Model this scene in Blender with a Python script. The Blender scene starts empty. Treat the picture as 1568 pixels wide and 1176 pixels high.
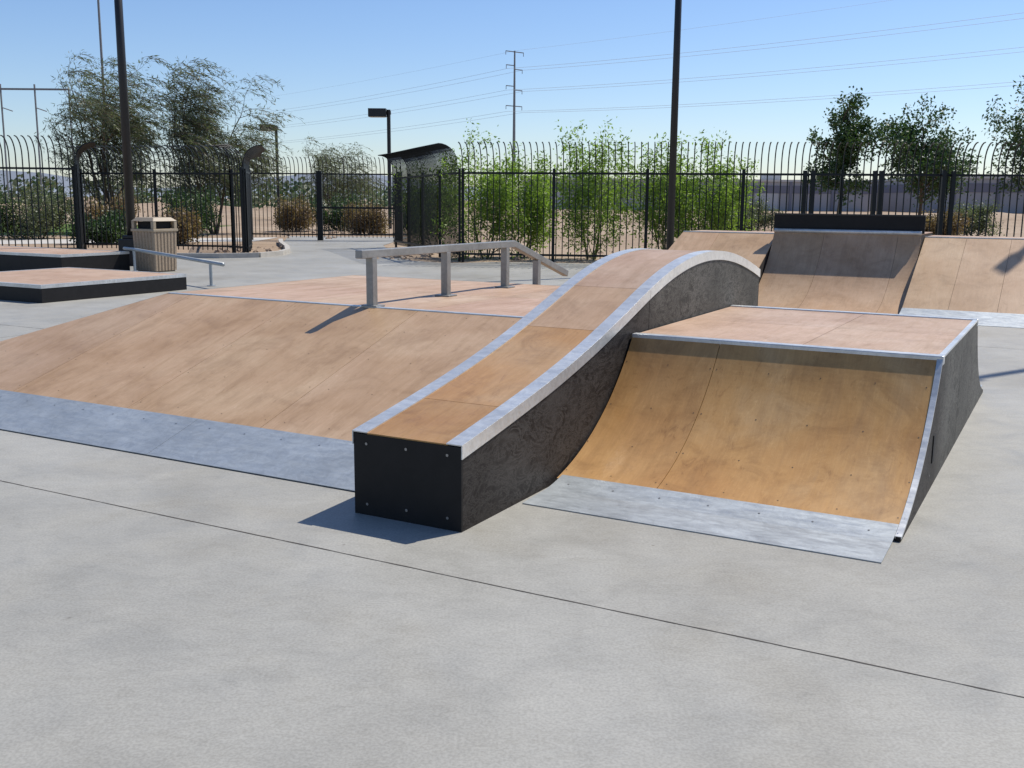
import bpy, math, random
from mathutils import Vector, Matrix, noise as mn
random.seed(7)
R=random.Random
sc=bpy.context.scene
PHI=0.5001
ORG=Vector((-.239,4.82,0))

# ---------------------------------------------------------------- materials
def newmat(name):
    m=bpy.data.materials.new(name); m.use_nodes=True
    nt=m.node_tree; b=nt.nodes['Principled BSDF']
    return m,nt,b
def N(nt,t,**kw):
    n=nt.nodes.new(t)
    for k,v in kw.items(): setattr(n,k,v)
    return n
def coords(nt,scale=(1,1,1),kind='Object'):
    tc=N(nt,'ShaderNodeTexCoord'); mp=N(nt,'ShaderNodeMapping')
    mp.inputs['Scale'].default_value=scale
    nt.links.new(tc.outputs[kind],mp.inputs['Vector']); return mp.outputs['Vector']
def noise(nt,vec,scale,detail=4,rough=.55,dist=0):
    n=N(nt,'ShaderNodeTexNoise'); n.inputs['Scale'].default_value=scale
    n.inputs['Detail'].default_value=detail; n.inputs['Roughness'].default_value=rough
    n.inputs['Distortion'].default_value=dist
    nt.links.new(vec,n.inputs['Vector']); return n.outputs['Fac']
def ramp(nt,fac,stops):
    r=N(nt,'ShaderNodeValToRGB'); e=r.color_ramp.elements
    while len(e)<len(stops): e.new(.5)
    for i,(p,c) in enumerate(stops):
        e[i].position=p; e[i].color=(c[0],c[1],c[2],1) if hasattr(c,'__len__') else (c,c,c,1)
    nt.links.new(fac,r.inputs['Fac']); return r.outputs['Color']
def mix(nt,fac,a,b,mode='MIX'):
    m=N(nt,'ShaderNodeMix',data_type='RGBA',blend_type=mode)
    for sock,v in ((m.inputs[0],fac),(m.inputs[6],a),(m.inputs[7],b)):
        if hasattr(v,'links') or hasattr(v,'is_linked'): nt.links.new(v,sock)
        elif hasattr(v,'__len__'): sock.default_value=(v[0],v[1],v[2],1)
        else: sock.default_value=v
    return m.outputs[2]

def mat_concrete():
    m,nt,b=newmat('concrete'); v=coords(nt)
    n1=noise(nt,v,.4,4,.6,.4); n2=noise(nt,v,2.6,5,.65,.6); n3=noise(nt,v,90,1,.6)
    c=ramp(nt,n1,[(.3,(.300,.287,.250)),(.5,(.340,.328,.290)),(.7,(.380,.369,.332))])
    c=mix(nt,.30,c,ramp(nt,n2,[(.3,(.70,.70,.68)),(.5,(.98,.98,.97)),(.72,(1.14,1.14,1.13))]),'MULTIPLY')
    c=mix(nt,.5,c,ramp(nt,n3,[(.35,(.76,.76,.76)),(.65,(1.14,1.14,1.14))]),'MULTIPLY')
    vo=N(nt,'ShaderNodeTexVoronoi'); vo.inputs['Scale'].default_value=2.0; nt.links.new(v,vo.inputs['Vector'])
    sp=ramp(nt,vo.outputs['Distance'],[(.010,(.45,.42,.38)),(.024,(1,1,1))])
    c=mix(nt,.6,c,sp,'MULTIPLY')
    n5=noise(nt,coords(nt,(1,1.8,1)),7,6,.78,1.4)
    c=mix(nt,.38,c,ramp(nt,n5,[(.36,(.80,.79,.76)),(.5,(1,1,1)),(.66,(1.14,1.14,1.13))]),'MULTIPLY')
    n6=noise(nt,v,.9,3,.5,.2)
    c=mix(nt,.32,c,ramp(nt,n6,[(.34,(.76,.71,.62)),(.48,(1,1,1))]),'MULTIPLY')
    nt.links.new(c,b.inputs['Base Color'])
    rr=ramp(nt,n2,[(.3,.45),(.7,.65)]); nt.links.new(rr,b.inputs['Roughness'])
    b.inputs['Specular IOR Level'].default_value=.3
    return m
def mat_wood(name,c0,c1,c2,rough=(.38,.55),spec=.4,dirt=.45):
    m,nt,b=newmat(name)
    v=coords(nt,(1,.14,.14)); v2=coords(nt)
    n1=noise(nt,v,9,6,.65,.6); n2=noise(nt,v2,1.3,4,.55,.4); n3=noise(nt,coords(nt,(1,.06,.06)),70,2,.6); n4=noise(nt,coords(nt,(1,.45,.45)),9,6,.8,1.4)
    n5=noise(nt,v2,3.2,5,.7,.8)
    c=ramp(nt,n2,[(.3,c0),(.5,c1),(.72,c2)])
    c=mix(nt,.5,c,ramp(nt,n1,[(.3,(.72,.68,.64)),(.5,(1,1,1)),(.7,(1.12,1.12,1.1))]),'MULTIPLY')
    c=mix(nt,.35,c,ramp(nt,n3,[(.3,(.84,.81,.78)),(.7,(1.1,1.1,1.1))]),'MULTIPLY')
    c=mix(nt,dirt,c,ramp(nt,n4,[(.30,(.50,.42,.36)),(.42,(.97,.96,.95)),(.58,(1,1,1)),(.68,(1.2,1.26,1.36))]),'MULTIPLY')
    c=mix(nt,dirt,c,ramp(nt,n5,[(.34,(.68,.64,.60)),(.5,(1,1,1)),(.66,(1.12,1.14,1.2))]),'MULTIPLY')
    n7=noise(nt,coords(nt,(1.6,.5,.5)),14,7,.8,2.5)
    c=mix(nt,.40,c,ramp(nt,n7,[(.54,(1,1,1)),(.57,(1.25,1.35,1.5)),(.60,(1,1,1))]),'MULTIPLY')
    at=N(nt,'ShaderNodeAttribute'); at.attribute_name='tint'
    c=mix(nt,1.0,c,at.outputs['Color'],'MULTIPLY')
    nt.links.new(c,b.inputs['Base Color'])
    nt.links.new(ramp(nt,n1,[(.3,rough[1]),(.7,rough[0])]),b.inputs['Roughness'])
    b.inputs['Specular IOR Level'].default_value=spec
    return m
def mat_galv(name='galvanised_steel',base=(.42,.46,.50),metal=.55,var=.15,rough=(.36,.55)):
    m,nt,b=newmat(name); v=coords(nt)
    n1=noise(nt,v,2.2,4,.6,.4); n2=noise(nt,coords(nt,(.25,1,1)),26,4,.65)
    n3=noise(nt,v,8,6,.75,2.)
    c=ramp(nt,n1,[(.3,[x*(1-var) for x in base]),(.55,base),(.75,[min(.8,x*(1+var)) for x in base])])
    c=mix(nt,.35,c,ramp(nt,n2,[(.3,(.8,.8,.8)),(.6,(1.08,1.08,1.08))]),'MULTIPLY')
    c=mix(nt,.40,c,ramp(nt,n3,[(.40,(.8,.8,.8)),(.50,(1,1,1)),(.55,(1.25,1.25,1.25)),(.60,(1,1,1))]),'MULTIPLY')
    nt.links.new(c,b.inputs['Base Color']); b.inputs['Metallic'].default_value=metal
    nt.links.new(ramp(nt,n2,[(.3,(rough[0],)*3),(.7,(rough[1],)*3)]),b.inputs['Roughness'])
    return m
def mat_scuffed():
    m,nt,b=newmat('scuffed_black_board')
    n1=noise(nt,coords(nt),3.0,6,.7,1.0)
    n2=noise(nt,coords(nt,(1,.8,1.6)),5,9,.82,1.6)
    n4=noise(nt,coords(nt,(1,.7,3.2)),9,8,.8,1.2); n3=noise(nt,coords(nt),1.1,3,.5)
    n5=noise(nt,coords(nt,(1,5,.8)),6,5,.7,.4)
    f=mix(nt,1.0,ramp(nt,n2,[(.47,(0,0,0)),(.50,(1,1,1)),(.53,(0,0,0))]),ramp(nt,n4,[(.54,(0,0,0)),(.57,(.85,.85,.85)),(.60,(0,0,0))]),'LIGHTEN')
    f=mix(nt,1.0,f,ramp(nt,n1,[(.45,(0,0,0)),(.72,(.5,.5,.5))]),'LIGHTEN')
    f=mix(nt,1.0,f,ramp(nt,n5,[(.55,(0,0,0)),(.72,(.5,.5,.5))]),'LIGHTEN')
    f=mix(nt,1.0,f,ramp(nt,n3,[(.32,(.3,.3,.3)),(.58,(1,1,1))]),'MULTIPLY')
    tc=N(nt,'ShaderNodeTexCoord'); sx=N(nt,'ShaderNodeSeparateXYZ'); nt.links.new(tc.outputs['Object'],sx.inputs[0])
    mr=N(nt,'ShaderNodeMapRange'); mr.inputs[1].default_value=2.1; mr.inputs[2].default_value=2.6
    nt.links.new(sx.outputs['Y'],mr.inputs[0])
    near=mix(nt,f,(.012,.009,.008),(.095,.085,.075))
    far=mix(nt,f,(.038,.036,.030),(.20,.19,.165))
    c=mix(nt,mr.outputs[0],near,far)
    nt.links.new(c,b.inputs['Base Color']); b.inputs['Roughness'].default_value=.6
    b.inputs['Specular IOR Level'].default_value=.2
    return m
def mat_plain(name,col,rough=.5,metal=0,var=.25,scale=6,spec=.5):
    m,nt,b=newmat(name); v=coords(nt)
    n=noise(nt,v,scale,3,.6,.3)
    c=mix(nt,1.0,col,ramp(nt,n,[(.3,(1-var,)*3),(.7,(1+var*.6,)*3)]),'MULTIPLY')
    nt.links.new(c,b.inputs['Base Color']); b.inputs['Roughness'].default_value=rough; b.inputs['Metallic'].default_value=metal
    b.inputs['Specular IOR Level'].default_value=spec
    return m
def mat_leaf(name,c0,c1,trans=.35):
    m,nt,b=newmat(name); v=coords(nt)
    n=noise(nt,v,1.5,3,.7)
    c=ramp(nt,n,[(.36,c0),(.64,c1)])
    nt.links.new(c,b.inputs['Base Color']); b.inputs['Roughness'].default_value=.5
    t=N(nt,'ShaderNodeBsdfTranslucent'); nt.links.new(mix(nt,1.0,c,(1.3,1.5,.8),'MULTIPLY'),t.inputs['Color'])
    ms=N(nt,'ShaderNodeMixShader'); ms.inputs[0].default_value=trans
    nt.links.new(b.outputs[0],ms.inputs[1]); nt.links.new(t.outputs[0],ms.inputs[2])
    nt.links.new(ms.outputs[0],nt.nodes['Material Output'].inputs['Surface'])
    return m
def mat_dirt():
    m,nt,b=newmat('desert_dirt'); v=coords(nt)
    n1=noise(nt,v,.05,4,.6); n2=noise(nt,v,1.2,4,.7); n3=noise(nt,v,14,2,.7)
    c=ramp(nt,n1,[(.35,(.31,.225,.155)),(.6,(.42,.325,.235))])
    c=mix(nt,.6,c,ramp(nt,n2,[(.3,(.7,.68,.66)),(.65,(1.12,1.12,1.1))]),'MULTIPLY')
    c=mix(nt,.6,c,ramp(nt,n3,[(.35,(.6,.58,.56)),(.55,(1.08,1.08,1.08))]),'MULTIPLY')
    nt.links.new(c,b.inputs['Base Color']); b.inputs['Roughness'].default_value=.95; b.inputs['Specular IOR Level'].default_value=.1
    return m

M={}
M['conc']=mat_concrete()
M['wood']=mat_wood('ramp_board',(.38,.235,.125),(.44,.285,.165),(.49,.335,.205))
M['woodor']=mat_wood('ramp_board_amber',(.42,.215,.07),(.47,.26,.095),(.50,.315,.15),rough=(.3,.48),dirt=.6)
M['deck']=mat_wood('deck_board_worn',(.41,.27,.18),(.46,.315,.215),(.51,.37,.265),rough=(.5,.65),spec=.25)
M['galv']=mat_galv(base=(.41,.44,.45),metal=.45)
M['galvb']=mat_galv('galvanised_edge_steel',(.60,.61,.60),.5,.15,(.28,.45))
M['rail']=mat_galv('rail_steel',(.29,.285,.265),.4,.25)
M['scuff']=mat_scuffed()
M['black']=mat_plain('black_board',(.010,.009,.009),.6,0,.3,8,spec=.3)
M['dark']=mat_plain('dark_timber_core',(.03,.02,.015),.8)
M['joint']=mat_plain('joint_grit',(.075,.066,.055),.9,0,.4,20)
M['screw']=mat_plain('screw_steel',(.28,.28,.28),.4,.8)
M['screwd']=mat_plain('screw_dark',(.10,.06,.03),.6,0)
M['fence']=mat_plain('black_powder_coat',(.008,.010,.011),.45,0,.2,3,spec=.3)
M['pole']=mat_plain('dark_bronze_paint',(.012,.011,.012),.45)
M['dirt']=mat_dirt()
M['grass']=mat_plain('lawn_grass',(.10,.16,.035),.9,0,.4,3,spec=.1)
M['path']=mat_plain('pale_path_concrete',(.52,.49,.44),.8,0,.12,2)
M['curb']=mat_plain('curb_concrete',(.46,.43,.38),.8,0,.15,4)
M['can']=mat_plain('tan_aggregate',(.38,.29,.20),.85,0,.3,40)
M['canlid']=mat_plain('tan_plastic_lid',(.36,.29,.20),.5,0,.1)
M['hole']=mat_plain('dark_opening',(.01,.01,.01),.9)
M['bark']=mat_plain('bark',(.12,.09,.065),.9,0,.35,12,spec=.1)
M['barkg']=mat_plain('green_bark',(.17,.18,.075),.8,0,.3,12,spec=.1)
M['leafgrey']=mat_leaf('leaf_greygreen',(.085,.10,.055),(.15,.165,.095))
M['leaflime']=mat_leaf('leaf_lime',(.15,.22,.035),(.28,.38,.08),.45)
M['leafdark']=mat_leaf('leaf_dark',(.025,.055,.018),(.07,.12,.035),.25)
M['leafbrown']=mat_leaf('leaf_dry',(.16,.10,.06),(.24,.17,.09))
M['wall']=mat_plain('warehouse_wall',(.34,.33,.34),.8,0,.08,.05)
M['wall2']=mat_plain('warehouse_band',(.17,.17,.21),.8,0,.08,.05)
M['roof']=mat_plain('warehouse_roof_edge',(.55,.53,.50),.8,0,.08,.05)
M['door']=mat_plain('dock_door',(.45,.45,.45),.6,0,.05)
M['util']=mat_plain('weathered_utility_steel',(.20,.21,.22),.6,.2)
M['wire']=mat_plain('aluminium_wire',(.46,.50,.54),.5,.3,.05)
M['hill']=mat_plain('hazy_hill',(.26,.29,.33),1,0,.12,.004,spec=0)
M['rock']=mat_plain('desert_rock',(.34,.25,.18),.9,0,.35,3)
M['lens']=mat_plain('lamp_lens',(.5,.5,.48),.3)

# ---------------------------------------------------------------- mesh builder
class MB:
    def __init__(s): s.v=[];s.f=[];s.m=[];s.t=[];s.mats=[]
    def mi(s,mat):
        if mat not in s.mats: s.mats.append(mat)
        return s.mats.index(mat)
    def add(s,vs,fs,mat,tint=(1,1,1)):
        o=len(s.v); s.v+= [tuple(v) for v in vs]; i=s.mi(mat)
        for f in fs: s.f.append(tuple(o+k for k in f)); s.m.append(i); s.t.append(tint)
    def box(s,a,b,mat,tint=(1,1,1)):
        x0,y0,z0=a;x1,y1,z1=b
        s.add([(x0,y0,z0),(x1,y0,z0),(x1,y1,z0),(x0,y1,z0),(x0,y0,z1),(x1,y0,z1),(x1,y1,z1),(x0,y1,z1)],
              [(0,3,2,1),(4,5,6,7),(0,1,5,4),(1,2,6,5),(2,3,7,6),(3,0,4,7)],mat,tint)
    def prism(s,prof,x0,x1,mat):
        n=len(prof); vs=[(x0,y,z) for y,z in prof]+[(x1,y,z) for y,z in prof]
        fs=[tuple(range(n)),tuple(range(2*n-1,n-1,-1))]+[(i,i+n,(i+1)%n+n,(i+1)%n) for i in range(n)]
        s.add(vs,fs,mat)
    def sheet(s,prof,x0,x1,th,mat,tint=(1,1,1)):
        n=len(prof); nor=[]
        for i in range(n):
            a=prof[max(0,i-1)];b=prof[min(n-1,i+1)]
            dy,dz=b[0]-a[0],b[1]-a[1];L=math.hypot(dy,dz);nor.append((-dz/L,dy/L))
        X0=x0 if callable(x0) else (lambda i:x0)
        X1=x1 if callable(x1) else (lambda i:x1)
        vs=[];
        for i,(y,z) in enumerate(prof):
            ny,nz=nor[i]
            vs+=[(X0(i),y,z),(X1(i),y,z),(X1(i),y-ny*th,z-nz*th),(X0(i),y-ny*th,z-nz*th)]
        fs=[]
        for i in range(n-1):
            a=4*i;b=a+4
            fs+=[(a,a+1,b+1,b),(a+1,a+2,b+2,b+1),(a+2,a+3,b+3,b+2),(a+3,a,b,b+3)]
        fs+=[(0,3,2,1),(4*n-4,4*n-3,4*n-2,4*n-1)]
        s.add(vs,fs,mat,tint)
    def tube(s,pts,rad,n,mat,square=False,cap=True):
        pts=[Vector(p) for p in pts]; k=len(pts)
        if not hasattr(rad,'__len__'): rad=[rad]*k
        vs=[];prev=None
        for i,p in enumerate(pts):
            d=(pts[min(k-1,i+1)]-pts[max(0,i-1)]).normalized()
            up=Vector((0,0,1)) if abs(d.z)<.9 else Vector((0,1,0))
            if prev is None: a=d.cross(up).normalized()
            else: a=(prev-d*prev.dot(d)).normalized()
            prev=a; b=d.cross(a)
            for j in range(n):
                t=2*math.pi*(j+(.5 if square else 0))/n
                rr=rad[i]*(math.sqrt(2) if square else 1)
                vs.append(p+a*math.cos(t)*rr+b*math.sin(t)*rr)
        fs=[(i*n+j,i*n+(j+1)%n,(i+1)*n+(j+1)%n,(i+1)*n+j) for i in range(k-1) for j in range(n)]
        if cap: fs+=[tuple(range(n-1,-1,-1)),tuple(range((k-1)*n,k*n))]
        s.add(vs,fs,mat)
    def obj(s,name,parent=None,smooth=False,bevel=0):
        me=bpy.data.meshes.new(name); me.from_pydata(s.v,[],s.f)
        for m in s.mats: me.materials.append(m)
        me.polygons.foreach_set('material_index',s.m)
        if any(m.name.startswith(('ramp_board','deck_board')) for m in s.mats):
            ca=me.color_attributes.new('tint','FLOAT_COLOR','CORNER')
            i=0
            for p in me.polygons:
                t=s.t[p.index]
                for _ in range(p.loop_total):
                    ca.data[i].color=(t[0],t[1],t[2],1); i+=1
        if smooth: me.polygons.foreach_set('use_smooth',[True]*len(me.polygons))
        me.update()
        o=bpy.data.objects.new(name,me); sc.collection.objects.link(o)
        if parent: o.parent=parent
        if bevel:
            md=o.modifiers.new('bevel','BEVEL'); md.width=bevel; md.segments=2; md.limit_method='ANGLE'
        return o
def empty(name,loc=(0,0,0),rot=0):
    e=bpy.data.objects.new(name,None); sc.collection.objects.link(e); e.location=loc; e.rotation_euler=(0,0,rot); return e
def park(name): return empty(name,ORG,-PHI)
rnd=R(3)
def tint(a=.06): 
    k=1+rnd.uniform(-a,a); return (k,k*(1+rnd.uniform(-.02,.02)),k*(1+rnd.uniform(-.04,.04)))
def disc(mb,p,n,r,mat):
    n=Vector(n).normalized(); a=n.orthogonal().normalized(); b=n.cross(a); p=Vector(p)+n*.0016
    mb.add([p+a*math.cos(t*math.pi/3)*r+b*math.sin(t*math.pi/3)*r for t in range(6)],[(0,1,2,3,4,5)],mat)

# ---------------------------------------------------------------- right quarter ramp (fun box half)
ZD=.74
def arc(l0,Rr,la,lb,n=12,sgn=1):
    return [(l0+sgn*(la+(lb-la)*i/n), Rr-math.sqrt(max(0,Rr*Rr-(la+(lb-la)*i/n)**2))) for i in range(n+1)]
e=park('skateboard_quarter_ramp')
SR=1.88; l0=.655; RR=1.8; run=2.11-l0
front=arc(l0,RR,.27,run,44)
LB=5.86-.1; back=[(LB-(y-l0),z) for y,z in front][::-1]
mb=MB()
prof=[(front[0][0],.0)]+[(y+.004,z-.016) for y,z in front]+[(y-.004,z-.016) for y,z in back]+[(back[-1][0],0)]
mb.prism(prof,.03,SR-.02,M['dark']); mb.obj('timber_core',e)
mb=MB()
fr=[(y,z+.004) for y,z in front]; bk=[(y,z+.004) for y,z in back]
mb.prism([(front[0][0],.0)]+fr+[(3.24,ZD+.004),(3.24,0)],SR-.012,SR+.012,M['scuff'])
mb.prism([(3.246,0),(3.246,ZD+.004)]+bk+[(back[-1][0],0)],SR-.012,SR+.012,M['scuff'])
mb.obj('side_panel',e)
mb=MB()
mb.sheet([(y,z+.003) for y,z in fr],SR-.016,SR+.015,.014,M['galvb']); mb.sheet([(2.18,ZD+.007),(LB-run-.07,ZD+.007)],SR-.016,SR+.015,.014,M['galvb']); mb.obj('side_edge_trim',e)
mb=MB()
wood=arc(l0,RR,.36,run,44)
for a,b in ((.014,.60),(.604,SR-.018)): mb.sheet(wood,a,b,.012,M['woodor'],tint(.04))
bw=[(LB-(y-l0),z) for y,z in wood][::-1]
for a,b in ((.014,.60),(.604,SR-.018)): mb.sheet(bw,a,b,.012,M['woodor'],tint())
mb.obj('transition_boards',e)
mb=MB(); lc=2.11; ld=LB-run
mid=(lc+ld)/2
for a,b in ((.014,1.08),(1.084,SR-.018)):
    for c,d in ((lc+.06,mid),(mid+.004,ld-.06)):
        mb.sheet([(c,ZD),(d,ZD)],a,b,.012,M['deck'],tint(.05))
mb.obj('deck_boards',e)
mb=MB()
mb.box((.010,lc-.012,ZD-.045),(SR+.018,lc+.060,ZD+.009),M['galvb'])
mb.box((.010,ld-.058,ZD-.045),(SR+.018,ld+.012,ZD+.009),M['galvb'])
mb.obj('coping_edge',e,bevel=.006)
mb=MB()
pl=[(.57,.006),(.75,.012)]+[(y,z+.004) for y,z in arc(l0,RR,.2,.40,5)]
mb.sheet(pl,.03,SR-.018,.005,M['galv']); 
pl2=[(LB-(y-l0),z) for y,z in pl][::-1]; mb.sheet(pl2,.03,SR-.018,.005,M['galv'])
mb.obj('threshold_plate',e)
mb=MB()
def zarc(l): return RR-math.sqrt(RR*RR-(l-l0)**2)
for s in (.03,.30,.575,.63,.95,1.25,1.55,1.84):
    for l in (1.12,1.42,1.72,1.98):
        t=(l-l0)/RR; disc(mb,(s+rnd.uniform(-.01,.01),l,zarc(l)),(0,-t,math.sqrt(1-t*t)),.0045,M['screwd'])
for i in range(7): disc(mb,(.12+i*.27,.95,zarc(.95)+.005),(0,-.15,1),.006,M['screw'])
for i in range(6): 
    l=1.0+i*.9
    disc(mb,(SR+.012,min(l,5.3),.10),(1,0,0),.008,M['screw'])
mb.obj('screws',e)
mb=MB(); mb.box((SR+.010,1.95,.16),(SR+.018,2.02,.32),M['hole']); mb.obj('hand_hold',e)

# ---------------------------------------------------------------- left bank (fun box half)
e=park('skateboard_bank_ramp')
SB=-.664; SLt=-4.69; SLb=-6.3; LF=.30; LC=2.58; LDe=5.32; LE=7.6
def zb(l): return .004+(ZD-.004)*(l-LF)/(LC-LF)
mb=MB()
zt=ZD-.016
vs=[(SLb,LF+.04,0),(SB,LF+.04,0),(SB,LE-.04,0),(SLb,LE-.04,0),(SLt,LC+.02,zt),(SB,LC+.02,zt),(SB,LDe-.02,zt),(SLt,LDe-.02,zt)]
mb.add(vs,[(0,3,2,1),(4,5,6,7),(0,1,5,4),(1,2,6,5),(2,3,7,6),(3,0,4,7)],M['dark']); mb.obj('timber_core',e)
def hip(l): return SLb+(SLt-SLb)*(l-LF)/(LC-LF)
mb=MB()
seams=[SB-.004,-1.97,-3.19,-4.41,-5.63,-6.9]
for i in range(5):
    s1,s0=seams[i]-.002,seams[i+1]+.002
    la,lb=.70,LC
    if hip(la)<s1:
        if hip(lb)>s1: lb=LF+(s1-SLb)/(SLt-SLb)*(LC-LF)-.001
        ls=[la+(lb-la)*k/10 for k in range(11)]
        if s0>SLb and s0<SLt:
            lx=LF+(s0-SLb)/(SLt-SLb)*(LC-LF)
            if la<lx<lb: ls=sorted(ls+[lx])
        mb.sheet([(l,zb(l)) for l in ls],(lambda i,ls=ls,s0=s0:max(s0,hip(ls[i]))),s1,.012,M['wood'],tint(.05))
def zk(l): return .004+(ZD-.004)*(LE-l)/(LE-LDe)
mb.sheet([(LDe,ZD),(LE-.4,zk(LE-.4))],SLt,SB-.004,.012,M['wood'],tint())
mb.obj('bank_boards',e)
mb=MB()
d=.006
mb.add([(SLb-d,LF+.02,.002),(SLt-d,LC,ZD),(SLt-d,LDe,ZD),(SLb-d,LE,.002)],[(0,1,2,3)],M['wood'],(1,1,1)); mb.obj('side_bank_board',e)
mb=MB()
for i in range(4):
    s1,s0=seams[i]-.002,max(seams[i+1]+.002,SLt)
    if s0<s1:
        for c,dd in ((LC+.05,3.94),(3.944,LDe-.01)): mb.sheet([(c,ZD),(dd,ZD)],s0,s1,.012,M['deck'],tint(.05))
mb.obj('deck_boards',e)
mb=MB(); mb.box((SLt,LC-.008,ZD-.03),(SB-.002,LC+.05,ZD+.005),M['galvb']); mb.obj('coping_edge',e,bevel=.004)
mb=MB()
ps=[.30,.5,.75]
x0f=lambda i:SLb+ (ps[i]-.3)*.7
for a,b in ((None,-2.5),(-2.497,SB-.004)):
    mb.sheet([(p,zb(p)+.005) for p in ps],(x0f if a is None else a),b,.005,M['galv'])
mb.obj('threshold_plate',e)
mb=MB()
nrm=(0,-(ZD)/(LC-LF),1)
for s in [x+dx for x in seams[:4] for dx in (-.04,-.42,-.82,-1.18)]:
    for l in (.85,1.3,1.75,2.2,2.5):
        if s>hip(l)+.05: disc(mb,(s,l,zb(l)),nrm,.0045,M['screwd'])
for i in range(14): disc(mb,(SB-.15-i*.3,.66,zb(.66)+.005),nrm,.006,M['screw'])
mb.obj('screws',e)

# ---------------------------------------------------------------- curved grind box
e=park('curved_grind_box'); W=.644
cp=[(0,.434),(.5,.523),(1,.622),(1.5,.742),(2,.885),(2.5,1.035),(2.9,1.132),(3.3,1.192),(3.7,1.213),(4.1,1.195),(4.5,1.14),(4.9,1.055),(5.13,.995)]
def zc(l):
    for i in range(len(cp)-1):
        if l<=cp[i+1][0]+1e-9:
            p1,p2=cp[i],cp[i+1];p0=cp[max(0,i-1)];p3=cp[min(len(cp)-1,i+2)]
            m1=(p2[1]-p0[1])/(p2[0]-p0[0]);m2=(p3[1]-p1[1])/(p3[0]-p1[0]);h=p2[0]-p1[0];t=(l-p1[0])/h
            return (2*t**3-3*t*t+1)*p1[1]+(t**3-2*t*t+t)*h*m1+(-2*t**3+3*t*t)*p2[1]+(t**3-t*t)*h*m2
    return cp[-1][1]
def cprof(a,b,off=0): 
    n=max(2,int((b-a)/.05)); return [(a+(b-a)*i/n,zc(a+(b-a)*i/n)+off) for i in range(n+1)]
END=5.13
for nm,xa,xb in (('right_side_board',-.012,0),('left_side_board',-W,-W+.012)):
    mb=MB()
    for a,b in ((.012,2.42),(2.427,END-.012)):
        pr=cprof(a,b,-.008); mb.prism([(a,0.004 if a>.1 else .0)]+pr+[(b,0.0)],xa,xb,M['scuff'])
    mb.obj(nm,e)
mb=MB(); mb.prism([(.02,.01)]+cprof(.02,END-.02,-.02)+[(END-.02,.01)],-W+.014,-.014,M['dark']); mb.obj('timber_core',e)
mb=MB()
mb.box((-W,-.002,.0),(0,.010,.424),M['black'])
mb.box((-W,END-.010,.0),(0,END,.985),M['black'])
for x in (-W+.08,-W/2,-.08):
    for z in (.06,.375):
        disc(mb,(x,-.0035,z+rnd.uniform(-.01,.01)),(0,-1,0),.008,M['screw'])
mb.obj('front_board',e)
mb=MB()
for a,b,mt,k in ((.0,.52,'woodor',.80),(.524,1.72,'woodor',.88),(1.724,2.42,'wood',.93),(2.424,3.6,'deck',.95),(3.604,END,'deck',.9)):
    mb.sheet(cprof(a,b,-.002),-W+.082,-.082,.012,M[mt],tuple(x*k for x in tint(.05)))
mb.obj('top_boards',e)
mb=MB()
for a,b in ((-.006,2.42),(2.423,END+.004)):
    for x0,x1,sx0,sx1 in ((-.085,.006,.001,.007),(-W-.006,-W+.085,-W-.007,-W-.001)):
        mb.sheet(cprof(a,b,.004),x0,x1,.006,M['galvb'])
        pr=cprof(a,b,.003)
        n=len(pr)
        vs=[(sx0,y,z) for y,z in pr]+[(sx0,y,z-.070) for y,z in pr]+[(sx1,y,z) for y,z in pr]+[(sx1,y,z-.070) for y,z in pr]
        fs=[]
        for i in range(n-1):
            fs+=[(i,i+1,n+i+1,n+i),(2*n+i,3*n+i,3*n+i+1,2*n+i+1),(n+i,n+i+1,3*n+i+1,3*n+i),(i,2*n+i,2*n+i+1,i+1)]
        fs+=[(0,n,3*n,2*n),(n-1,3*n-1,4*n-1,2*n-1)]
        mb.add(vs,fs,M['galvb'])
mb.obj('steel_edge',e)

# ---------------------------------------------------------------- grind rail
e=park('grind_rail'); x=-2.45
mb=MB(); mb.tube([(x,2.45,1.165),(x,4.97,1.165),(x,6.2,.80)],.033,4,M['rail'],square=True); mb.obj('top_tube',e,bevel=.006)
for i,(l,zb0,zt0) in enumerate(((2.62,ZD,1.135),(3.73,ZD,1.135),(4.82,ZD,1.135),(5.5,.69,.98))):
    mb=MB(); mb.box((x-.033,l-.033,zb0),(x+.033,l+.033,zt0),M['rail'])
    mb.box((x-.075,l-.075 if i else l-.05,zb0-(.02 if i>2 else 0)),(x+.075,l+.075,zb0+.014),M['rail']); mb.obj('post_%d'%(i+1),e,bevel=.005)

# ---------------------------------------------------------------- back row: quarter pipe and banks
e=park('quarter_pipe')
q0,q1=-1.90,.36; QL=11.0; QR=2.15; QZ=1.12
th=math.acos(1-QZ/QR); qp=[(QL+QR*math.sin(th*i/32),QR-QR*math.cos(th*i/32)) for i in range(33)]
ql=qp[-1][0]
mb=MB(); mb.prism([(QL+.3,0)]+[(y+.012,max(.004,z-.012)) for y,z in qp[6:]]+[(ql+1.3,QZ-.014),(ql+1.3,0)],q0,q1,M['dark']); mb.obj('timber_core',e)
mb=MB()
for a,b in ((q0,-1.1),(-1.096,.02),(.024,q1)): mb.sheet([(y,z+.012) for y,z in qp],a,b,.011,M['wood'],tint(.04))
mb.sheet([(ql+.06,QZ+.01),(ql+1.3,QZ+.01)],q0,q1,.012,M['deck']); mb.obj('transition_boards',e)
mb=MB(); mb.tube([(q0,ql-.005,QZ+.02),(q1,ql-.005,QZ+.02)],.034,10,M['galvb']); mb.obj('coping_pipe',e,smooth=True)
mb=MB(); mb.box((q0-.03,ql+.05,QZ+.01),(q1+.03,ql+.08,QZ+.27),M['black']); mb.box((q0-.03,ql+.04,QZ+.27),(q1+.03,ql+.09,QZ+.295),M['pole']); mb.obj('kick_board',e)
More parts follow.
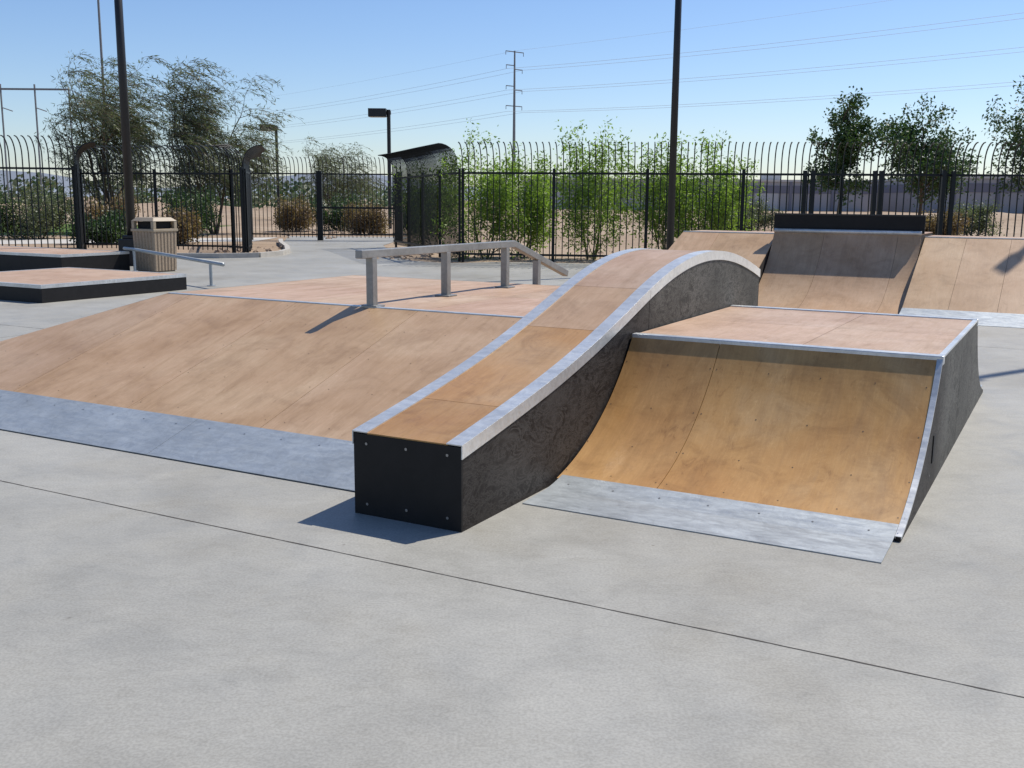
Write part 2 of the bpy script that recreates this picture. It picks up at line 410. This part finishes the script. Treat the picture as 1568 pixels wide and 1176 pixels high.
mb=MB(); mb.sheet([(10.55,.005),(QL+.25,.022)],q0,q1,.005,M['galv']); mb.obj('threshold_plate',e)
def backbank(name,s0,s1,seam,st=None):
    e=park(name); a,b,z=11.0,13.15,1.08
    st=s0 if st is None else st
    mb=MB(); vs=[(s0,a,0),(s1,a,0),(s1,b+1,0),(s0,b+1,0),(st,b,z-.014),(s1,b,z-.014),(s1,b+1,z-.014),(st,b+1,z-.014)]
    mb.add(vs,[(0,3,2,1),(4,5,6,7),(0,1,5,4),(1,2,6,5),(2,3,7,6),(3,0,4,7)],M['dark']); mb.obj('timber_core',e)
    mb=MB(); ss=[s0]+seam+[s1]
    P=[(a+.25,.12*z),(b,z)]
    for i in range(len(ss)-1):
        x0=ss[i]+.002 if i else (lambda k:s0+.002+(st-s0)*(.12 if k==0 else 1))
        mb.sheet(P,x0,ss[i+1]-.002,.012,M['wood'],tuple(q*1.1 for q in tint(.04)))
    mb.sheet([(b,z+.001),(b+1,z+.001)],st,s1,.012,M['deck']); mb.obj('bank_boards',e)
    mb=MB(); mb.sheet([(10.8,.005),(a+.27,.125*z+.006)],s0,s1,.005,M['galv']); mb.obj('threshold_plate',e)
    mb=MB(); mb.box((st,b-.01,z-.02),(s1,b+.04,z+.008),M['galvb']); mb.obj('coping_edge',e)
backbank('bank_ramp',.38,6.2,[.98,1.6,2.82,4.04,5.26])
backbank('bank_ramp',-3.75,-1.92,[-2.9],-3.55)

# ---------------------------------------------------------------- ledges
def ledge(s0,s1,a,b,z):
    e=park('grind_ledge')
    mb=MB(); mb.box((s0,a,0),(s1,b,z-.012),M['black']); mb.obj('ledge_sides',e,bevel=.004)
    mb=MB(); mb.box((s0+.06,a+.06,z-.011),(s1-.06,b-.06,z),M['deck']); mb.obj('ledge_top',e)
    mb=MB()
    mb.box((s1-.058,a-.004,z-.05),(s1+.004,b+.004,z+.004),M['galvb']); mb.box((s0-.004,a-.004,z-.05),(s0+.058,b+.004,z+.004),M['galvb'])
    mb.box((s0+.06,a-.004,z-.05),(s1-.06,a+.058,z+.004),M['galvb']); mb.box((s0+.06,b-.058,z-.05),(s1-.06,b+.004,z+.004),M['galvb'])
    mb.obj('steel_edge',e)
ledge(-14.2,-11.15,6.1,9.0,.27)
ledge(-19.5,-15.3,9.7,11.4,.44)

e=empty('low_grind_rail')
mb=MB(); mb.tube([(-8.35,22.3,.50),(-8.0,21.9,.50),(-5.15,18.4,.42)],.035,10,M['galv']); mb.obj('top_tube',e,smooth=True)
for p,z in (((-8.0,21.9),.48),((-5.5,18.83),.42)):
    mb=MB(); mb.tube([(p[0],p[1],0),(p[0],p[1],z)],.03,10,M['galv']); mb.tube([(p[0],p[1],0.002),(p[0],p[1],.012)],.08,12,M['galv']); mb.obj('post',e,smooth=False)

# ---------------------------------------------------------------- litter bin
e=empty('litter_bin',(-7.75,22.5,0),-PHI)
mb=MB(); w=.33
pts=[]
nf=7
for side in range(4):
    for i in range(nf*4):
        t=-w+2*w*i/(nf*4); d=w-(.022 if (i%4) in (0,) else 0)
        p={0:(t,-d),1:(d,t),2:(-t,d),3:(-d,-t)}[side]; pts.append(p)
n=len(pts); vs=[];
for z,k in ((.03,.93),(.86,1.0)): vs+=[(p[0]*k,p[1]*k,z) for p in pts]
mb.add(vs,[(i,(i+1)%n,n+(i+1)%n,n+i) for i in range(n)]+[tuple(range(n,2*n))],M['can'])
mb.box((-.27,-.27,0),(.27,.27,.03),M['can']); mb.obj('fluted_body',e)
mb=MB(); mb.box((-.345,-.345,.861),(.345,.345,.92),M['canlid'])
for sx in (-1,1):
    for sy in (-1,1): mb.box((min(sx*.33,sx*.25),min(sy*.33,sy*.25),.92),(max(sx*.33,sx*.25),max(sy*.33,sy*.25),1.08),M['canlid'])
mb.box((-.24,-.24,.921),(.24,.24,1.07),M['hole'])
mb.add([(-.34,-.34,1.08),(.34,-.34,1.08),(.34,.34,1.08),(-.34,.34,1.08),(-.25,-.25,1.16),(.25,-.25,1.16),(.25,.25,1.16),(-.25,.25,1.16)],
 [(0,3,2,1),(4,5,6,7),(0,1,5,4),(1,2,6,5),(2,3,7,6),(3,0,4,7)],M['canlid']); mb.obj('lid',e,bevel=.01)

# ---------------------------------------------------------------- poles & lamps
def bigpole(x,y,r,H,base=True,rot=0,heads=True):
    e=empty('light_or_shadow_pole',(x,y,0),rot); mb=MB()
    mb.tube([(0,0,.0),(0,0,H)],[r,r*.75],16,M['pole']); mb.obj('shaft',e,smooth=True)
    mb=MB(); 
    if base: mb.box((-.24,-.24,0),(.24,.24,.62),M['pole']); mb.box((-.17,-.17,.62),(.17,.17,.70),M['pole'])
    else: mb.box((-.17,-.17,0),(.17,.17,.05),M['pole'])
    mb.obj('base',e,bevel=.02)
    mb=MB()
    if heads:
        mb.box((-.9,-.05,H-.1),(.9,.05,H),M['pole'])
        for s in (-1,1): mb.box((s*.9-.35,-.2,H-.12),(s*.9+.35,.2,H+.10),M['pole'])
    else: mb.box((-.12,-.12,H),(.12,.12,H+.18),M['pole'])
    mb.obj('floodlights_or_cap',e,bevel=.02)
az=math.atan2(.826,.564)
bigpole(-8.95,24.4,.105,9.5); bigpole(3.47,23.0,.085,9.5,False)
bigpole(9.8,13.2,.085,9.5,False,math.pi/2-az,False); bigpole(12.38,18.55,.10,9.5,False,math.pi/2-az,False)  # both poles unseen, added out of frame only for their shadows at right
def lamp(x,y,H,s=1):
    e=empty('street_lamp',(x,y,0)); mb=MB(); mb.tube([(0,0,0),(0,0,H-.05)],.10*s,8,M['pole']); mb.obj('pole',e)
    mb=MB(); mb.box((-1.05*s,-.28,H-.42*s),(-.12*s,.28,H),M['pole']); mb.box((-.12*s,-.06,H-.30*s),(.12*s,.06,H-.12*s),M['pole'])
    mb.box((-.98*s,-.22,H-.44*s),(-.2*s,.22,H-.421*s),M['lens']); mb.obj('lamp_head',e)
lamp(-6.62,56,6.25); lamp(-14.6,65,6.0,.9)

# ---------------------------------------------------------------- fences
def fence(name,pts,rail=2.25,top=2.98,sp=.16,curl=1,postsp=2.45,side=1,rad=.0115):
    e=empty(name); pk=MB(); ra=MB(); po=MB()
    for a,b in zip(pts[:-1],pts[1:]):
        a=Vector((a[0],a[1],0)); b=Vector((b[0],b[1],0)); d=b-a; L=d.length; d.normalize(); nrm=Vector((d.y,-d.x,0))*side
        n=int(L/sp)
        for i in range(n+1):
            p=a+d*(i*L/n); rr=.48; am=1.62; zs=top-rr; pr=[(0,.10),(0,zs)]
            for k in range(1,8):
                t=k/7*am
                pr.append((rr*(1-math.cos(t))*curl,zs+rr*math.sin(t)))
            pk.tube([p+nrm*o+Vector((0,0,z)) for o,z in pr],rad,4,M['fence'],square=True)
        for z in (.22,rail):
            ra.tube([a+Vector((0,0,z)),b+Vector((0,0,z))],.026,4,M['fence'],square=True)
        m=max(1,round(L/postsp))
        for i in range(m+1):
            p=a+d*(i*L/m)-nrm*.065; po.box((p.x-.035,p.y-.035,0),(p.x+.035,p.y+.035,rail+.12),M['fence'])
    pk.obj('pickets',e); ra.obj('rails',e); po.obj('posts',e)
    return e
f=fence('steel_picket_fence',[(-1.3,26.6),(12.5,24.6),(34,21.5)])
mb=MB()
for x in (7.0,7.18,8.6,8.74,10.15,10.36):
    y=26.6-(x+1.3)*.145-.05; mb.box((x-.045,y-.12,0),(x+.045,y-.03,2.34),M['fence'])
mb.obj('gate_posts',f)
# return section swings back towards the gate in a gentle curve
fence('steel_picket_fence',[(-3.95,34.5),(-3.35,32.9),(-2.75,31.0),(-2.1,28.9),(-1.45,26.9)],sp=.125,postsp=2.2)
fence('steel_picket_fence',[(-30,25.2),(-16.5,26.9),(-11.5,27.6)],rail=2.3,top=3.1)
fence('steel_picket_fence',[(-11.55,27.75),(-12.65,30.6),(-8.0,29.6),(-7.45,28.9)],rail=2.25,top=3.0,sp=.15)
fence('steel_picket_fence',[(-7.4,28.8),(-7.85,31.2),(-8.6,33.8),(-9.3,36.5)],rail=2.3,top=3.0,sp=.13)
g=fence('entrance_gate',[(-10.2,40),(-7.4,40),(-4.3,40)],rail=2.5,top=3.1,sp=.15)
mb=MB()
for x in (-7.4,-4.35,-10.1): mb.box((x-.1,39.85,0),(x+.1,40.05,2.6),M['fence'])
mb.box((-7.3,39.9,1.2),(-4.4,39.95,1.27),M['fence']); mb.obj('gate_frame',g)

# ---------------------------------------------------------------- ground
def flat(name,poly,z,mat):
    mb=MB(); mb.add([(x,y,z) for x,y in poly],[tuple(range(len(poly)))],mat); return mb.obj(name)
flat('ground',[(-2500,-200),(2500,-200),(2500,4000),(-2500,4000)],-.012,M['dirt'])
padpoly=[(-45,-20),(45,-20),(45,20.2),(12.6,24.9),(-.6,26.9),(-1.6,26.2),(-2.7,27.2),(-3.9,32.5),(-4.5,36),(-4.4,44),(-9.5,44),(-8.4,38),(-7.2,33),(-6.6,30),(-6.9,28.2),(-7.8,27.7),(-11.5,27.9),(-45,24.3)]
flat('concrete_slab',padpoly,0,M['conc'])
e=park('slab_joints'); mb=MB()
rj=R(5)
def joint(l=None,s=None,a=-12,b=14):
    n=400; z=.0015; j0=0; w0=.003
    for i in range(n):
        u0=a+(b-a)*i/n;u1=a+(b-a)*(i+1)/n; w1=.0034*rj.uniform(.55,1.5); j1=j0*.8+rj.gauss(0,.0008)
        if l is not None: mb.add([(u0,l-w0+j0,z),(u1,l-w1+j1,z),(u1,l+w1+j1,z),(u0,l+w0+j0,z)],[(0,1,2,3)],M['joint'])
        else: mb.add([(s-w0+j0,u0,z),(s+w0+j0,u0,z),(s+w1+j1,u1,z),(s-w1+j1,u1,z)],[(0,1,2,3)],M['joint'])
        j0=j1; w0=w1
joint(l=-.53); joint(l=8.6); joint(s=-8.2,a=-.5,b=20); joint(s=4.3,a=-.5,b=14); joint(l=-5.6); joint(l=4.1,a=4.3,b=14);joint(l=4.1,a=-16,b=-8.2)
mb.obj('saw_cuts',e)
flat('footpath',[(-60,33),(-20,33),(-9.6,38.6),(-9.6,42.5),(-22,36.6),(-60,36.6)],-.004,M['path'])
flat('lawn',[(-90,41),(-17,43),(-16,60),(-90,66)],-.006,M['grass'])
e=empty('planting_bed_curb'); mb=MB()
cc=[(-6.9,28.1),(-6.55,29.2),(-6.6,30.4),(-7.1,32.6),(-7.9,35.4),(-8.5,38)]
mb.tube([(x,y,.05) for x,y in cc],.075,4,M['curb'],square=True); mb.tube([(-11.4,27.75,.05),(-7.8,27.6,.05),(-6.9,28.1,.05)],.075,4,M['curb'],square=True)
mb.obj('curb',e)
mb=MB(); nx,ny=90,10
for (xa,xb,ya,yb,hh,sd) in ((6,130,62,105,1.15,1),(-60,2,66,110,1.3,5)):
    vs=[]
    for j in range(ny+1):
        for i in range(nx+1):
            x=xa+(xb-xa)*i/nx; y=ya+(yb-ya)*j/ny
            ed=math.sin(math.pi*j/ny)*min(1,4*math.sin(math.pi*i/nx))
            z=-.05+hh*ed*(.45+.9*max(-.4,mn.noise(Vector((x*.09,y*.06,sd)))))+.12*ed*mn.noise(Vector((x*.7,y*.5,sd)))
            vs.append((x,y,z))
    mb.add(vs,[(j*(nx+1)+i,j*(nx+1)+i+1,(j+1)*(nx+1)+i+1,(j+1)*(nx+1)+i) for j in range(ny) for i in range(nx)],M['dirt'])
mb.obj('desert_terrain_berm',smooth=True)
mb=MB(); rr=R(9)
def rock(p,s):
    vs=[];n=6
    vs.append((p[0],p[1],s*.7))
    for k,(zz,q) in enumerate(((.45,.75),(0,1))):
        for j in range(n):
            t=j*2*math.pi/n+k*.3; q2=q*s*rr.uniform(.75,1.2); vs.append((p[0]+math.cos(t)*q2,p[1]+math.sin(t)*q2,zz*s-.02))
    mb.add(vs,[(0,1+j,1+(j+1)%n) for j in range(n)]+[(1+j,7+j,7+(j+1)%n,1+(j+1)%n) for j in range(n)],M['rock'])
for i in range(320):
    c=rr.choice(((-3.2,29,.9,3.5),(-8.2,31,.9,3.5),(-7,48,4,7),(4,31,7,3.5),(14,33,8,6)))
    x=c[0]+rr.uniform(-1,1)*c[2]; y=c[1]+rr.uniform(-1,1)*c[3]
    if -7.0<x<-4.0 and y<44: continue
    if y<27.5: continue
    rock((x,y),rr.uniform(.03,.16))
mb.obj('rocks')

# ---------------------------------------------------------------- vegetation
def leafquads(mb,p,d,n,spread,ll,lw,mat,rg,droop):
    for _ in range(n):
        q=p+Vector((rg.gauss(0,1),rg.gauss(0,1),rg.gauss(0,1)))*spread
        a=(d*.6+Vector((rg.gauss(0,1),rg.gauss(0,1),rg.gauss(0,1)-droop))).normalized()
        b=a.cross(Vector((rg.gauss(0,1),rg.gauss(0,1),rg.gauss(0,1)))).normalized()
        L=ll*rg.uniform(.6,1.3); w=lw*rg.uniform(.7,1.2)
        mb.add([q,q+a*L*.45+b*w,q+a*L,q+a*L*.45-b*w],[(0,1,2,3)],mat)
def plant(name,loc,H,seed,stems=3,spread=.5,depth=4,leaf='leafgrey',bark='bark',wind=(0,0,0),droop=.2,kids=(4,5,5),leafn=5,ll=.12,lw=.02,lsp=.08,trunk=.07,upb=.35,lratio=.62,twleaf=3,first=.3,width=None,strands=0):
    rg=R(seed); e=empty(name,loc); wb=MB(); leaves=[]
    wind=Vector(wind); w0=wind.normalized() if wind.length else Vector((0,0,0))
    def grow(p,d,L,r,k):
        n=4 if k<2 else 3
        pts=[p];rs=[r]; dd=d.copy()
        for i in range(n):
            j=Vector((rg.gauss(0,1),rg.gauss(0,1),rg.gauss(0,.7)))*.16
            g=Vector((0,0,upb*.25)) if k<2 else Vector((0,0,-droop*(k-1)*.35))
            dd=(dd+j+g+wind*(.12*k)).normalized()
            pts.append(pts[-1]+dd*(L/n)); rs.append(r*(1-.6*(i+1)/n))
        wb.tube(pts,rs,5 if k==0 else (4 if k==1 else 3),M[bark],cap=False)
        if k>=depth-1:
            for q in pts[1:]: leaves.append((q,dd,leafn,lsp,0))
            for _ in range(strands): leaves.append((pts[-1],dd,0,0,1))
            return
        if k==depth-2:
            for q in pts[2:]: leaves.append((q,dd,twleaf,lsp*1.3,0))
        nk=kids[min(k,len(kids)-1)]
        for i in range(nk):
            t=first+(1-first)*(i+rg.random())/nk if k==0 else .15+.85*(i+rg.random())/nk
            t=min(t,.999)*n; a=int(t); q=pts[a].lerp(pts[a+1],t-a)
            bd=(pts[a+1]-pts[a]).normalized()
            ang=rg.uniform(0,2*math.pi); o=bd.orthogonal().normalized(); o2=bd.cross(o)
            side=o*math.cos(ang)+o2*math.sin(ang)
            nd=(bd*rg.uniform(.5,.9)+side*rg.uniform(.5,.95)).normalized()
            grow(q,nd,L*lratio*rg.uniform(.7,1.15)*(1.0 if k else 1-.35*(t/n)),max(.004,rs[a]*.55),k+1)
        grow(pts[-1],dd,L*lratio*.8,rs[-1],k+1)
    for i in range(stems):
        a=(i+rg.uniform(-.3,.3))*2*math.pi/stems if stems>1 else 0; s=spread*(rg.uniform(.5,1) if stems>1 else .05)
        d=Vector((math.cos(a)*s,math.sin(a)*s,1)).normalized()
        grow(Vector((math.cos(a)*.12*(stems>1),math.sin(a)*.12*(stems>1),-.05)),d,H*.5*rg.uniform(.85,1.1),trunk*(1 if stems<2 else .8),0)
    zs=[v[2] for v in wb.v]; xs=sorted(v[0] for v in wb.v); ys=sorted(v[1] for v in wb.v)
    kz=H/max(zs); n=len(xs); lo,hi=xs[int(n*.02)],xs[int(n*.98)]; ylo,yhi=ys[int(n*.02)],ys[int(n*.98)]
    kx=width/(hi-lo) if width else kz; ky=width/(yhi-ylo) if width else kz
    cx=(lo+hi)/2 if width else 0; cy=(ylo+yhi)/2 if width else 0
    def fit(p):
        g=min(1,max(0,p[2]*kz/(H*.5)))
        return Vector(((p[0]-cx*g)*kx,(p[1]-cy*g)*ky,p[2]*kz))
    wb.v=[tuple(fit(v)) for v in wb.v]
    lb=MB()
    for q,dd,nn,sp_,st in leaves:
        q=fit(q)
        if st:
            p=q.copy(); d2=(dd+w0*.8+Vector((rg.gauss(0,.35),rg.gauss(0,.35),rg.gauss(.1,.25)))).normalized(); L=rg.uniform(.4,1.1)
            pp=[p]
            for i in range(5):
                d2=(d2+w0*.25+Vector((0,0,-.22))).normalized(); p=p+d2*L/5; pp.append(p)
                leafquads(lb,p,d2*3,2,.03,ll,lw,M[leaf],rg,.4)
            wb.tube(pp,.006,3,M[bark],cap=False)
        else: leafquads(lb,q,dd,nn,sp_,ll,lw,M[leaf],rg,droop)
    wb.obj('trunk_and_limbs',e); lb.obj('foliage',e)
    return e
plant('mesquite_tree',(-17.7,46,0),7.5,11,stems=4,spread=.42,depth=4,leaf='leafgrey',wind=(.8,0,0),droop=.2,kids=(5,4,4),leafn=3,ll=.24,lw=.018,lsp=.10,trunk=.11,twleaf=3,width=4.1,strands=2)
plant('mesquite_tree',(-13.2,46,0),7.3,23,stems=4,spread=.38,depth=4,leaf='leafgrey',wind=(.8,0,0),droop=.2,kids=(5,4,4),leafn=3,ll=.24,lw=.018,lsp=.10,trunk=.11,twleaf=3,width=3.7,strands=2)
plant('mesquite_tree',(-12.0,72,0),5.6,31,stems=3,spread=.5,leaf='leafgrey',wind=(.8,0,0),droop=.3,kids=(5,4,4),leafn=3,ll=.25,lw=.02,lsp=.12,trunk=.09,width=4.2,strands=1)
k=40
for (x,y,H,wd) in ((-.75,28.6,3.5,1.9),(.3,29.4,2.9,1.5),(2.15,28.6,3.6,1.7),(4.2,28.6,3.3,1.9),(5.4,28.6,3.4,1.9),(-2.6,34.5,3.2,1.8)):
    k+=1
    plant('palo_verde_shrub',(x,y,0),H,k,stems=5,spread=.62,leaf='leaflime',bark='barkg',wind=(.25,0,0),droop=.12,kids=(5,4,3),leafn=4,ll=.10,lw=.022,lsp=.10,trunk=.035,twleaf=3,first=.1,upb=.5,width=wd)
plant('young_tree',(12.35,39.5,0),5.5,61,stems=1,spread=.05,leaf='leafdark',droop=.05,kids=(13,6,4),leafn=5,ll=.13,lw=.04,lsp=.11,trunk=.05,first=.42,lratio=.42,wind=(.1,0,0),width=1.8)
plant('young_tree',(15.4,39.5,0),5.5,62,stems=1,spread=.05,leaf='leafdark',droop=.05,kids=(15,7,4),leafn=5,ll=.13,lw=.04,lsp=.13,trunk=.05,first=.42,lratio=.46,wind=(.1,0,0),width=2.7)
plant('young_tree',(16.2,32.5,0),6.0,66,stems=2,spread=.3,leaf='leafdark',droop=.15,kids=(8,6,4),leafn=4,ll=.12,lw=.032,lsp=.12,trunk=.05,first=.35,lratio=.5,wind=(.3,0,0),width=2.6)
for (x,y,H,lf) in ((-20,38.5,2.3,'leafdark'),(-18,39.5,2.0,'leafgrey'),(-23,39,2.4,'leafdark'),(-15.5,40.5,1.7,'leafbrown'),(-26,40,2.2,'leafgrey'),(-13.3,43,1.9,'leafdark'),(-10.5,50,1.6,'leafbrown'),(-8.6,52,1.8,'leafdark'),(-6.6,47,1.3,'leafbrown'),(-4.4,48,1.7,'leafdark'),(9.5,45,1.5,'leafgrey'),(18,44,1.3,'leafbrown'),(22,50,1.6,'leafgrey'),(13.8,60,1.8,'leafgrey'),(-11.6,36,1.1,'leafbrown'),(-14,35.5,1.0,'leafdark')):
    k+=1
    plant('desert_shrub',(x,y,0),H,k,stems=6,spread=.9,leaf=lf,depth=3,kids=(6,6),leafn=8,ll=.10,lw=.03,lsp=.14,trunk=.03,first=.1,upb=.3,droop=.05,twleaf=7)
mb=MB(); rg=R(77)
for i in range(60):
    x=rg.uniform(-150,-10); y=rg.uniform(130,190); s=rg.uniform(1.6,3.6)
    if x>-25: s*=.7
    for j in range(150):
        a=rg.uniform(0,6.28); q=rg.random()**.5; zz=rg.random()
        p=Vector((x+math.cos(a)*s*q*1.3,y+math.sin(a)*s*q,s*.1+zz*s*1.5*(1-.35*q)))
        u=Vector((rg.gauss(0,1),rg.gauss(0,1),rg.gauss(0,1))).normalized(); v2=u.orthogonal().normalized(); w=s*.11
        mb.add([p-u*w,p+v2*w,p+u*w,p-v2*w],[(0,1,2,3)],M['leafdark'] if i%3 else M['leafgrey'])
mb.obj('distant_tree_line')

# ---------------------------------------------------------------- warehouses, hills
def warehouse(x0,x1,y0,y1,H,seed):
    e=empty('warehouse_building',(0,0,0)); rw=R(seed)
    mb=MB(); mb.box((x0,y0,0),(x1,y1,H),M['wall']); mb.box((x0-.1,y0-.1,H*.60),(x1+.1,y1+.1,H*.86),M['wall2']); mb.obj('walls',e)
    mb=MB(); mb.box((x0-.2,y0-.2,H),(x1+.2,y1+.2,H+.35),M['roof'])
    n=int((x1-x0)/7.3)
    for i in range(n): mb.box((x0+2+i*7.3,y0-.3,0),(x0+2.4+i*7.3,y0-.11,H-.01),M['wall2'])
    mb.obj('parapet_and_pilasters',e)
    mb=MB()
    for i in range(n-1):
        if rw.random()<.6: mb.box((x0+3.4+i*7.3,y0-.06,.3),(x0+7.4+i*7.3,y0-.02,3.0),M['door'])
    mb.obj('dock_doors',e)
    mb=MB()
    for i in range(max(1,n//3)):
        xx=rw.uniform(x0+3,x1-6); mb.box((xx,y0+8,H+.36),(xx+3,y0+11,H+1.3),M['door'])
    mb.obj('roof_units',e)
warehouse(2,62,182,230,5.0,1); warehouse(70,175,172,235,5.6,2)
mb=MB()
nx=120
for row,(yy,amp,seed) in enumerate(((1500,38,1),(2300,70,2))):
    prev=None
    for i in range(nx+1):
        x=-2400+4800*i/nx; h=amp*(.25+.75*abs(mn.noise(Vector((x*.0012+seed*7,seed,0)))*1.6))+amp*.15*mn.noise(Vector((x*.008,seed,3)))
        if x>0: h*=.45
        cur=((x,yy,-1),(x,yy+120,max(2,h)),(x,yy+400,-1))
        if prev: mb.add([prev[0],cur[0],cur[1],prev[1]],[(0,1,2,3)],M['hill']); mb.add([prev[1],cur[1],cur[2],prev[2]],[(0,1,2,3)],M['hill'])
        prev=cur
mb.obj('distant_hills')

# ---------------------------------------------------------------- power lines
def pylon(x,y,H,rot):
    e=empty('utility_pole',(x,y,0),rot); mb=MB(); mb.tube([(0,0,0),(0,0,H)],[.55,.22],8,M['util'])
    mb.obj('shaft',e)
    mb=MB()
    for z,a,b in ((H-.3,-3.2,3.2),(H-4,-3.0,.2),(H-5.0,-.2,2.8),(H-9.6,-3.0,.2),(H-10.6,-.2,2.8),(H-15,-3.0,2.8)):
        mb.box((a,-.11,z-.11),(b,.11,z+.11),M['util'])
        for q in (a,b):
            if abs(q)>1: mb.tube([(q,0,z-.1),(q,0,z-1.0)],.09,5,M['util'])
    mb.obj('cross_arms',e)
A=Vector((0,300,0)); D=Vector((186,-226,0)); ang=math.atan2(D.y,D.x)+math.pi/2
HP=42.5
pylon(0,300,HP,ang); pylon(186,74,HP,ang); pylon(-186,526,HP,ang)
wn=D.normalized().cross(Vector((0,0,1)))
e=empty('power_lines'); mb=MB()
for z in (HP-4,HP-9.8,HP-15.6):
    for o in (-2.9,2.7):
        for st,en in ((A,A+D),(A,A-D)):
            pts=[]
            for i in range(25):
                t=i/24; p=st.lerp(en,t)+wn*o; p.z=z-1.0-4*3.2*t*(1-t); pts.append(p)
            mb.tube(pts,.038,3,M['wire'],cap=False)
for st,en in ((A,A+D),(A,A-D)):
    mb.tube([Vector((*(st.lerp(en,i/24)+wn*0)[:2],HP-4*2.2*(i/24)*(1-i/24))) for i in range(25)],.022,3,M['wire'],cap=False)
mb.obj('conductors',e)
e=empty('h_frame_pylon',(-67.5,150,0)); mb=MB()
for x in (-4.8,0,4.8): mb.tube([(x,0,0),(x,0,17 if x<4 else 16.6)],.13,6,M['util'])
mb.box((-4.9,-.12,16.2),(4.9,.12,16.45),M['util'])
for x in (-4.8,0): mb.tube([(x,0,13.8),(x+1.5,0,13.3)],.07,4,M['util'])
mb.obj('frame',e)
e=empty('communications_mast',(-57.8,150,0)); mb=MB(); mb.tube([(0,0,0),(0,0,40)],[.22,.14],8,M['util']); mb.obj('mast',e)

# ---------------------------------------------------------------- camera, light, sky
cam=bpy.data.cameras.new('camera'); co=bpy.data.objects.new('camera',cam); sc.collection.objects.link(co)
cam.sensor_width=36; cam.lens=36*1578.8/1568; cam.clip_end=9000; cam.clip_start=.05
co.matrix_world=Matrix.Translation((0,0,1.6))@Matrix.Rotation(math.pi/2-.1771,4,'X')@Matrix.Rotation(.0082,4,'Z')
sc.camera=co
el=math.radians(54.5)
sd=Vector((math.sin(az)*math.cos(el),math.cos(az)*math.cos(el),math.sin(el)))
sl=bpy.data.lights.new('sun','SUN'); sl.energy=4.9; sl.angle=math.radians(.5); sl.color=(1,.95,.865)
so=bpy.data.objects.new('sun',sl); sc.collection.objects.link(so); so.rotation_euler=sd.to_track_quat('Z','Y').to_euler()
w=bpy.data.worlds.new('World'); sc.world=w; w.use_nodes=True; nt=w.node_tree
bg=nt.nodes['Background']; sky=nt.nodes.new('ShaderNodeTexSky'); sky.sky_type='NISHITA'; sky.sun_disc=False
sky.sun_elevation=el; sky.sun_rotation=az; sky.altitude=300; sky.air_density=1.0; sky.dust_density=.45; sky.ozone_density=2.0
hs=nt.nodes.new('ShaderNodeHueSaturation'); hs.inputs['Saturation'].default_value=1.1
mx=nt.nodes.new('ShaderNodeMix'); mx.data_type='RGBA'; mx.blend_type='MULTIPLY'; mx.inputs[0].default_value=1; mx.inputs[7].default_value=(.95,.99,1.14,1)
nt.links.new(sky.outputs[0],hs.inputs['Color']); nt.links.new(hs.outputs[0],mx.inputs[6]); nt.links.new(mx.outputs[2],bg.inputs['Color']); bg.inputs['Strength'].default_value=.12
sc.view_settings.view_transform='Standard'; sc.view_settings.look='None'; sc.view_settings.exposure=0
